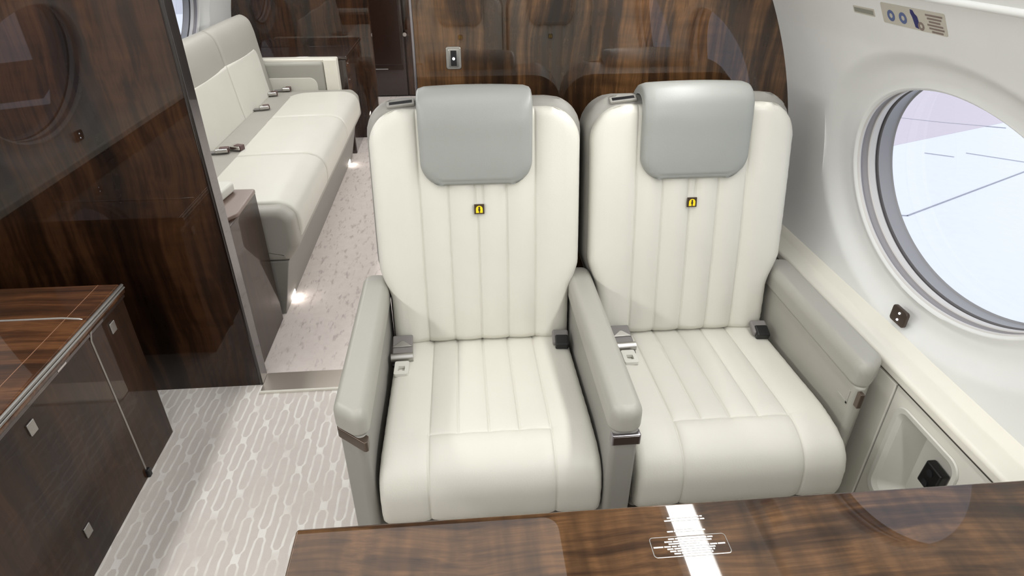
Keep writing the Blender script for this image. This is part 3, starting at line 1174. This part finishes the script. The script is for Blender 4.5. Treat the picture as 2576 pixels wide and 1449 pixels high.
    for A_, B_ in ((o1, o2), (o2, i2), (i2, i1), (i1, o1)):
        bridge(mb, A_, B_)
    mb.build('belt_tongue', PALE, blt)
    mb = MB()
    Mr = Matrix.Translation((0.221, 1.420 - 1.45, 0.470)) @ Matrix.Rotation(rad(-4), 4, 'Z') @ Matrix.Rotation(rad(16), 4, 'X')
    mb.box(-0.024, 0.022, -0.012, 0.036, -0.010, 0.010, bev=0.006, M=Mr)
    b2 = mb.build('belt_anchor', BELT, root)
    mb = MB()
    mb.box(-0.017, 0.021, -0.024, 0.014, -0.010, 0.0135, bev=0.005, M=Mr)
    mb.build('buckle', BLACK, b2)
    # armrests
    for (nm, x0, x1, yi, yo, latch) in arms:
        # x0 is the side next to the cushion, x1 the outer side; the front end slants from yi to yo
        a, b = min(x0, x1), max(x0, x1)
        ya, yb = (yi, yo) if x0 < x1 else (yo, yi)
        poly = [(a, ya - 1.45), (b, yb - 1.45), (b, 1.575 - 1.45), (a, 1.575 - 1.45)]
        mb = MB()
        RR = 0.019
        rg = [(0.012 * (1 - math.sin(k / 4 * math.pi / 2)), 0.562 + 0.012 * (1 - math.cos(k / 4 * math.pi / 2))) for k in range(5)]
        rg += [(RR * (1 - math.cos(k / 8 * math.pi / 2)), 0.629 - 0.028 + 0.028 * math.sin(k / 8 * math.pi / 2)) for k in range(9)]
        mb.loft(rpoly(poly, [0.030, 0.030, 0.030, 0.030], 8), rg)
        arm = mb.build('armrest', GREYARM, root, angle=60)
        ins = 0.006
        body = [(a + ins, ya + ins - 1.45), (b - ins, yb + ins - 1.45), (b - ins, 1.56 - 1.45), (a + ins, 1.56 - 1.45)]
        mb = MB()
        mb.prism(rpoly(body, [0.014, 0.014, 0.004, 0.004], 5), 2, 0.12, 0.566, bev=0.006)
        mb.build('side_panel', SIDEM if latch == 'clip' else SHELL, arm)
        tr = [(a + 0.002, ya + 0.002 - 1.45), (b - 0.002, yb + 0.002 - 1.45), (b - 0.002, yb + 0.03 - 1.45), (a + 0.002, ya + 0.03 - 1.45)]
        if latch == 'trim':
            mb = MB()
            mb.prism(rpoly(tr, [0.014, 0.014, 0.002, 0.002], 5), 2, 0.536, 0.563, bev=0.002)
            mb.build('front_trim', BRONZE, arm)
        elif latch == 'latch':
            mb = MB()
            xm = (a + b) / 2
            mb.box(a + 0.006, b - 0.004, ya - 0.001 - 1.45, ya + 0.02 - 1.45, 0.531, 0.560, bev=0.003)
            mb.box(a + 0.0085, b - 0.0065, ya - 0.0025 - 1.45, ya + 0.01 - 1.45, 0.5335, 0.5575, bev=0.002, mi=1)
            mb.build('latch', [EDGEM, WOODB], arm)
        elif latch == 'clip':
            mb = MB()
            mb.box(a + 0.001, a + 0.012, yi + 0.005 - 1.45, yi + 0.02 - 1.45, 0.525, 0.566, bev=0.002)
            mb.build('front_trim', BRONZE, arm)
            mb = MB()
            mb.box(a + 0.0045, a + 0.0065, 1.06 - 1.45, 1.10 - 1.45, 0.505, 0.512, bev=0.0008)
            mb.box(a + 0.0045, a + 0.0065, 1.06 - 1.45, 1.066 - 1.45, 0.505, 0.545, bev=0.0008)
            mb.build('clip', GREYARM, arm)
    return root


LX, RX = 0.037, 0.622
LEFT_ARMS = [('aisle', -0.256, -0.332, 0.955, 1.015, 'trim'), ('centre', 0.249, 0.322, 0.945, 0.945, 'latch')]
RIGHT_ARMS = [('wall', 0.262, 0.342, 1.015, 1.085, 'clip')]
make_seat('club_seat', (LX, 1.45, 0), 0, 'cream fluted leather seat with grey headrest, the left one beside the aisle', LEFT_ARMS)
make_seat('club_seat', (RX, 1.45, 0), 0, 'cream fluted leather seat with grey headrest, the right one beside the window', RIGHT_ARMS, 0.036)


def copy_tree(o, parent=None):
    c = o.copy()
    COL.objects.link(c)
    if parent is not None:
        c.parent = parent
    for ch in o.children:
        copy_tree(ch, c)
    return c


src = [o for o in COL.objects if o.name.startswith('club_seat')]
YO = -0.52
for s, x, lab in ((src[0], LX, 'cream leather seat across the table, aisle side, seen only mirrored in the walnut bulkhead'),
                  (src[1], RX, 'cream leather seat across the table, window side, seen only mirrored in the walnut bulkhead')):
    c = copy_tree(s)
    c.location = (x - (0.014 if x == LX else 0.0), YO, 0)
    c.rotation_euler = (0, 0, math.pi)
    c['label'] = lab
    # the handed armrests are mirrored side for side by the half turn: keep them on the correct side
    if x == RX:
        for ch in c.children:
            if ch.name.startswith('armrest'):
                ch.scale.x = -1
# ------------------------------------------------------------------ table
TZ = 0.65
tb = empty('dining_table', (0.40, 0.42, 0))
tag(tb, 'glossy walnut club table in front of the two cream seats', 'table')
mb = MB()
mb.prism(rpoly([(-0.293, 0.13), (1.045, 0.13), (1.045, 0.690), (-0.293, 0.690)], [0.02, 0.005, 0.005, 0.006]), 2, TZ - 0.032, TZ, bev=0.004, M=Matrix.Translation((-0.40, -0.42, 0)))
mb.build('tabletop', WOODT, tb)
mb = MB()
mb.box(0.30 - 0.4, 0.42 - 0.4, 0.33 - 0.42, 0.49 - 0.42, 0.0, TZ - 0.03, bev=0.02)
mb.box(0.16 - 0.4, 0.56 - 0.4, 0.26 - 0.42, 0.56 - 0.42, 0.0, 0.03, bev=0.01)
mb.build('table_leg', SHELL, tb)
T = Matrix.Translation((-0.40, -0.42, 0))
mb = MB()
rows = [(0.3119, 0.371, 0.6609), (0.3058, 0.3732, 0.6556), (0.3208, 0.3509, 0.639), (0.3044, 0.3674, 0.6348), (0.3019, 0.3778, 0.6211),
        (0.2944, 0.3712, 0.6163), (0.300, 0.3521, 0.6122), (0.2745, 0.3919, 0.6076), (0.2953, 0.3743, 0.6032), (0.2987, 0.3703, 0.599), (0.304, 0.3663, 0.5946)]
rng = np.random.RandomState(3)
for (x0, x1, y) in rows:
    x = x0
    while x < x1 - 0.002:
        w = min(rng.uniform(0.007, 0.017), x1 - x)
        mb.box(x, x + w, y - 0.0012, y + 0.0012, TZ + 0.0001, TZ + 0.0004, M=T)
        x += w + 0.0016
mb.build('placard_lettering', TEXTM, tb, smooth=False)
ob_ = rpoly([(0.271, 0.5888), (0.3955, 0.5888), (0.3955, 0.6258), (0.271, 0.6258)], 0.006)
ib_ = rpoly([(0.2722, 0.590), (0.3943, 0.590), (0.3943, 0.6246), (0.2722, 0.6246)], 0.005)
mb = MB()
A = [T @ Vector((p[0], p[1], TZ + 0.0004)) for p in ob_]
B = [T @ Vector((p[0], p[1], TZ + 0.0006)) for p in ib_]
bridge(mb, A, B)
mb.build('placard_outline', SATIN, tb, smooth=False)

# ------------------------------------------------------------------ credenza on the left
cr = empty('credenza', (-1.28, 0.9, 0))
tag(cr, 'long low dark glossy credenza with walnut top against the left sidewall', 'cabinet')
TC = Matrix.Translation((1.28, -0.9, 0))
mb = MB()
mb.prism([(-1.545, 0.0), (-1.020, 0.0), (-1.020, 0.548), (-1.545, 0.548)], 1, 0.05, 1.655, bev=0.004, M=TC)
mb.build('cabinet_body', WOODK, cr)
mb = MB()
mb.box(-1.05, -1.014, 0.05, 1.658, 0.535, 0.550, bev=0.003, M=TC)
mb.build('fascia_strip', WOODB, cr)
mb = MB()
mb.prism([(-1.545, 0.548)] + [(-1.019 + 0.019 * math.cos(rad(a)), 0.567 + 0.019 * math.sin(rad(a))) for a in range(-90, 91, 9)] + [(-1.545, 0.586)], 1, 0.05, 1.645, bev=0.003, M=TC)
mb.build('worktop', WOODC, cr, angle=60)
mb = MB()
for (x, z, r) in ((-1.0045, 0.5825, 0.0045), (-1.0015, 0.5745, 0.0035)):
    mb.tube([TC @ Vector((x, 0.05, z)), TC @ Vector((x, 1.645, z))], r, 10)
mb.build('edge_trim', SATIN, cr)
mb = MB()
mb.box(-1.0690, -1.0675, 0.05, 1.643, 0.5855, 0.5866, M=TC)
mb.build('inlay_line', plain('inlay', rgb(150, 110, 84), 0.4, coat=1.0), cr, smooth=False)
mb = MB()
mb.tube([TC @ Vector(p) for p in ((-1.545, 1.470, 0.5862), (-1.08, 1.470, 0.5862), (-1.03, 1.462, 0.5862), (-1.012, 1.458, 0.580), (-1.0035, 1.456, 0.566), (-1.012, 1.455, 0.548), (-1.0195, 1.455, 0.52), (-1.0200, 1.456, 0.03))], 0.0028, 8)
mb.build('joint_strip', SATIN, cr)
mb = MB()
mb.box(-1.026, -1.010, 1.448, 1.466, 0.0, 0.03, bev=0.004, M=TC)
mb.build('strip_foot', BLACK, cr)
for (y, z) in ((1.155, 0.488), (1.559, 0.494), (1.159, 0.122)):
    mb = MB()
    mb.box(-1.021, -1.0155, y - 0.013, y + 0.013, z - 0.017, z + 0.017, bev=0.002, M=TC)
    lt = mb.build('push_latch', SATIN, cr)
mb = MB()
mb.box(-1.0145, -1.0125, 1.292, 1.330, 0.540, 0.545, M=TC)
mb.build('finger_slot', CHROME, cr)

# ------------------------------------------------------------------ divan in the aft cabin
SX0, SX1, SY0, SY1 = -1.40, -0.690, 2.36, 4.43


def rot(V):
    W = V.copy()
    W[:, 0] = -V[:, 1]
    W[:, 1] = V[:, 0]
    return W


dv = empty('divan', (0, 0, 0))
tag(dv, 'three-place cream and grey leather divan along the left wall behind the dark bulkhead', 'sofa')
mb = MB()
mb.prism(rpoly([(-1.50, 0.26), (-0.742, 0.26), (-0.690, 0.33), (-0.694, 0.455), (-0.735, 0.496), (-1.50, 0.492)], [0.01, 0.03, 0.04, 0.04, 0.05, 0.01], 6), 1, SY0, SY1 + 0.02, bev=0.035, seg=5)
mb.build('seat_deck', GREYSOFA, dv, angle=60)
mb = MB()
mb.prism([(-1.50, 0.0), (-0.802, 0.0), (-0.745, 0.262), (-1.50, 0.262)], 1, SY0 + 0.01, SY1 + 0.05, bev=0.006)
mb.build('base', SHELL, dv)
ys = [2.425, 3.05, 3.735, 4.335]
for i in range(3):
    y0, y1 = ys[i] + 0.001, ys[i + 1] - 0.001
    cpr = [(1.112, 0.499), (1.0, 0.503), (0.85, 0.506), (0.755, 0.503), (0.708, 0.484), (0.684, 0.445), (0.680, 0.395), (0.688, 0.342)]
    _, Lc = spline(cpr)
    hw = (y1 - y0) / 2
    R0, R1 = (0.03, 0.004), (0.004, 0.05)

    def hc(s, hw=hw, i=i):
        l = r = hw
        if i == 2 and s < 0.10:
            r = hw - 0.10 + math.sqrt(max(0, 0.01 - (0.10 - s) ** 2))
        return (l, r)
    pad('seat_cushion', CREAM, dv, cpr, hc, 0.016, 0.03, c0=0.12, ncol=12, nrow=40, turn=rot, centre=(y0 + y1) / 2, bulge=0.006, nrm=-1)
bys = [2.40, 3.05, 3.735, 4.440]
for i in range(3):
    y0, y1 = bys[i] + 0.003, bys[i + 1] - 0.003
    bp_ = [(1.258, 0.470), (1.270, 0.56), (1.286, 0.68), (1.300, 0.80), (1.312, 0.89), (1.332, 0.948), (1.375, 0.975), (1.425, 0.962)]
    pad('backrest', GREYSOFA, dv, bp_, (y1 - y0) / 2, 0.020, 0.07, c0=0.12, ncol=10, nrow=40, turn=rot, centre=(y0 + y1) / 2, bulge=0.008)
    wy0, wy1 = (y0, y1 - 0.105) if i == 2 else ((y0, y1) if i == 1 else (y0 + 0.06, y1))
    wp = [(1.247, 0.486), (1.260, 0.56), (1.276, 0.68), (1.290, 0.792)]
    _, Lw = spline(wp)
    hw = (wy1 - wy0) / 2

    def hwf(s, hw=hw, i=i, Lw=Lw):
        l = r = hw
        R = 0.06
        if s > Lw - R:
            cut = R - math.sqrt(max(0, R * R - (s - (Lw - R)) ** 2))
            if i == 2:
                r -= cut
            if i == 0:
                l -= cut
        return (l, r)
    pad('back_panel', CREAM, dv, wp, hwf, 0.014, 0.03, c0=0.12, ncol=10, nrow=30, turn=rot, centre=(wy0 + wy1) / 2, bulge=0.006)
# far arm
mb = MB()
mb.box(-1.45, -0.822, 4.47, 4.55, 0.02, 0.690, bev=0.01)
ar = mb.build('end_arm', LEDGEM, dv)
mb = MB()
mb.box(-1.42, -0.905, 4.440, 4.490, 0.44, 0.674, bev=0.024, seg=6)
mb.build('arm_pad', GREYARM, ar)
mb = MB()
mb.prism(rpoly([(-1.42, 0.47), (-0.962, 0.47), (-0.962, 0.574), (-1.42, 0.574)], [0, 0, 0.05, 0], 8), 1, 4.436, 4.449, bev=0.004)
mb.build('side_pad', CREAM, ar)
mb = MB()
mb.box(-0.905, -0.818, 4.440, 4.478, 0.46, 0.688, bev=0.006)
mb.build('arm_post', LEDGEM, ar)
# lap belt buckles tucked behind the cushions
for (x, y, rz_, w) in ((-1.20, 3.105, 0.2, 0.05), (-1.135, 3.15, -0.3, 0.045), (-1.20, 3.925, 0.35, 0.045), (-1.235, 4.275, 0.2, 0.045), (-1.17, 4.40, 0.1, 0.04)):
    Mq = Matrix.Translation((x, y, 0.512)) @ Matrix.Rotation(rz_, 4, 'Z')
    mb = MB()
    mb.box(-0.075, 0.0, -0.018, 0.018, -0.010, -0.006, bev=0.001, M=Mq)
    sb = mb.build('seat_belt', BELT, dv)
    mb = MB()
    mb.box(-0.02, w - 0.01, -0.024, 0.024, -0.010, 0.010, bev=0.005, M=Mq)
    mb.build('buckle', CHROME, sb)
    mb = MB()
    mb.box(0.0, w - 0.005, -0.018, 0.018, -0.012, 0.0125, bev=0.003, M=Mq)
    mb.build('buckle_latch', plain('belt_maroon', rgb(84, 60, 58), 0.4) if 'belt_maroon' not in MATS else MATS['belt_maroon'], sb)
# floor courtesy lamps in the base
for y in (2.50, 4.30):
    mb = MB()
    x = -0.797
    mb.box(x - 0.01, x + 0.004, y - 0.03, y + 0.03, 0.012, 0.034, bev=0.003)
    mb.build('courtesy_lamp', LAMP2, dv)

# cabinet end piece between the dark bulkhead and the divan
sc_ = empty('side_cabinet', (-1.1, 2.15, 0))
tag(sc_, 'narrow glossy dark cabinet between the left bulkhead and the near end of the divan', 'cabinet')
TS = Matrix.Translation((1.1, -2.15, 0))
mb = MB()
mb.prism(rpoly([(-1.5, 1.945), (-0.830, 1.945), (-0.806, 1.985), (-0.806, 2.33), (-1.5, 2.33)], [0, 0.02, 0.04, 0.004, 0], 6), 2, 0.0, 0.588, bev=0.004, M=TS)
mb.build('cabinet_body', WOODK, sc_)
mb = MB()
mb.prism(rpoly([(-1.5, 2.035), (-0.845, 2.035), (-0.803, 2.10), (-0.803, 2.333), (-1.5, 2.333)], [0, 0.03, 0.05, 0.012, 0], 8), 2, 0.586, 0.602, bev=0.004, M=TS)
mb.build('cabinet_top', plain('brown_top', rgb(118, 98, 88), 0.4, coat=0.6), sc_)
mb = MB()
mb.tube([TS @ Vector((-0.822, 1.975, 0.53)), TS @ Vector((-0.800, 1.965, 0.53))], 0.008, 12)
mb.build('knob', CHROME, sc_)
mb = MB()
mb.prism(rpoly([(-1.45, 2.20), (-0.885, 2.20), (-0.868, 2.32), (-1.45, 2.32)], [0.01, 0.02, 0.02, 0.01]), 2, 0.604, 0.642, bev=0.01)
ty = mb.build('armrest_tray', PALE)
tag(ty, 'pale grey slab lying on the narrow cabinet beside the left bulkhead edge', 'tray')

# dark cabinet behind the divan's far arm
fc = empty('end_cabinet', (-1.1, 4.75, 0))
tag(fc, 'dark lacquered cabinet between the far arm of the divan and the aft bulkhead', 'cabinet')
TF = Matrix.Translation((1.1, -4.75, 0))
mb = MB()
mb.box(-1.5, -0.775, 4.555, YF - 0.002, 0.0, 0.665, bev=0.006, M=TF)
mb.build('cabinet_body', WOODB, fc)
mb = MB()
mb.box(-1.5, -0.765, 4.552, YF - 0.002, 0.665, 0.690, bev=0.008, M=TF)
mb.build('cabinet_top', WOODB, fc)
for z0 in (0.56, 0.45):
    mb = MB()
    mb.box(-0.777, -0.772, 4.58, 4.70, z0, z0 + 0.085, bev=0.003, M=TF)
    dr = mb.build('drawer', WOODC, fc)
    mb = MB()
    mb.box(-0.773, -0.766, 4.60, 4.66, z0 + 0.070, z0 + 0.078, bev=0.002, M=TF)
    mb.build('drawer_pull', CHROME, dr)

# ------------------------------------------------------------------ outside: painted hangar floor
mb = MB()
mb.box(-40, 40, -40, 60, -2.25, -2.2)
tag(mb.build('ground', HANGF, smooth=False), kind='structure')
K = 1.057
mb = MB()
mb.prism([(2, 8.2), (7.9 * K, 10.35 * K), (10.3 * K, 11.29 * K), (40, 24), (40, 58), (2, 58)], 2, -2.2, -2.196)
tag(mb.build('ground_far', HANGP, smooth=False), kind='structure')
mb = MB()
for a, b, wd in (((6.05, 7.34), (9.0, 8.82), 0.011), ((5.85, 7.40), (6.07, 7.34), 0.011), ((8.77, 12.13), (9.6, 11.62), 0.016), ((9.6, 11.62), (10.6, 11.15), 0.016), ((8.03, 9.85), (8.4, 9.61), 0.009), ((8.75, 9.79), (9.6, 9.1), 0.009), ((9.0, 8.82), (12.0, 10.4), 0.011)):
    p, q = Vector((a[0] * K, a[1] * K)), Vector((b[0] * K, b[1] * K))
    d = (q - p).normalized()
    nrm = Vector((-d.y, d.x)) * wd
    mb.prism([tuple(p + nrm), tuple(q + nrm), tuple(q - nrm), tuple(p - nrm)], 2, -2.1955, -2.192)
tag(mb.build('ground_joints', JOINT, smooth=False), kind='structure')

mb = MB()
mb.prism([(-39, -39), (-3.2, -39), (-3.2, 2.2), (-39, 2.2)], 2, -2.2, -2.197)
tag(mb.build('ground_dim_side', plain('dim_side_grey', rgb(96, 94, 92), 0.6), smooth=False), kind='structure')  # dark colour stands in for the dimmer hangar on the left side
mb = MB()
mb.prism([(-39, 31.5), (-3, 31.5), (-3, 59), (-39, 59)], 2, -2.2, -2.197)
tag(mb.build('ground_beyond', plain('far_grey', rgb(205, 206, 212), 0.6), smooth=False), kind='structure')
mb = MB()
mb.prism([(-19.33, -26.4), (-20.76, -29.86), (-12.94, -17.2), (-13.56, -16.64)], 2, -2.197, -2.193)
mb.prism([(-10.63, -11.71), (-9.92, -12.17), (-10.29, -13.13), (-9.46, -11.61), (-10.31, -11.16)], 2, -2.197, -2.193)
tag(mb.build('ground_light_patches', HANGF, smooth=False), kind='structure')  # pale shapes stand in for hangar door light on the floor

# ------------------------------------------------------------------ world, camera, view
w = bpy.data.worlds.new('World')
S.world = w
w.use_nodes = True
nt = w.node_tree
bg = nt.nodes['Background']
bg.inputs[0].default_value = (0.86, 0.90, 1.0, 1)
bg.inputs[1].default_value = 0.80

cam = bpy.data.cameras.new('Camera')
co = bpy.data.objects.new('Camera', cam)
COL.objects.link(co)
F = 1558.9
cam.sensor_width = 36
cam.sensor_fit = 'HORIZONTAL'
cam.lens = F / 2576 * 36
cam.clip_start = 0.02
cam.clip_end = 200
rx, ry, rz = 0.537113704, -0.000842205146, -0.0831770912
cx, sx1, cy1, sy1 = math.cos(rx), math.sin(rx), math.cos(ry), math.sin(ry)
right, fwd, down = np.array([1, 0, 0.]), np.array([0, cx, -sx1]), np.array([0, -sx1, -cx])
r2, d2 = right * cy1 + down * sy1, -right * sy1 + down * cy1
Rz = np.array([[math.cos(rz), -math.sin(rz), 0], [math.sin(rz), math.cos(rz), 0], [0, 0, 1]])
r2, d2, f2 = Rz @ r2, Rz @ d2, Rz @ fwd
co.matrix_world = Matrix(((r2[0], -d2[0], -f2[0], 0), (r2[1], -d2[1], -f2[1], 0), (r2[2], -d2[2], -f2[2], 1.5), (0, 0, 0, 1)))
S.camera = co

S.view_settings.view_transform = 'Standard'
S.view_settings.look = 'None'
S.view_settings.exposure = 0.65
S.view_settings.gamma = 1.0
S.view_settings.use_curve_mapping = False
S.cycles.max_bounces = 10
S.cycles.diffuse_bounces = 5
S.cycles.use_denoising = True
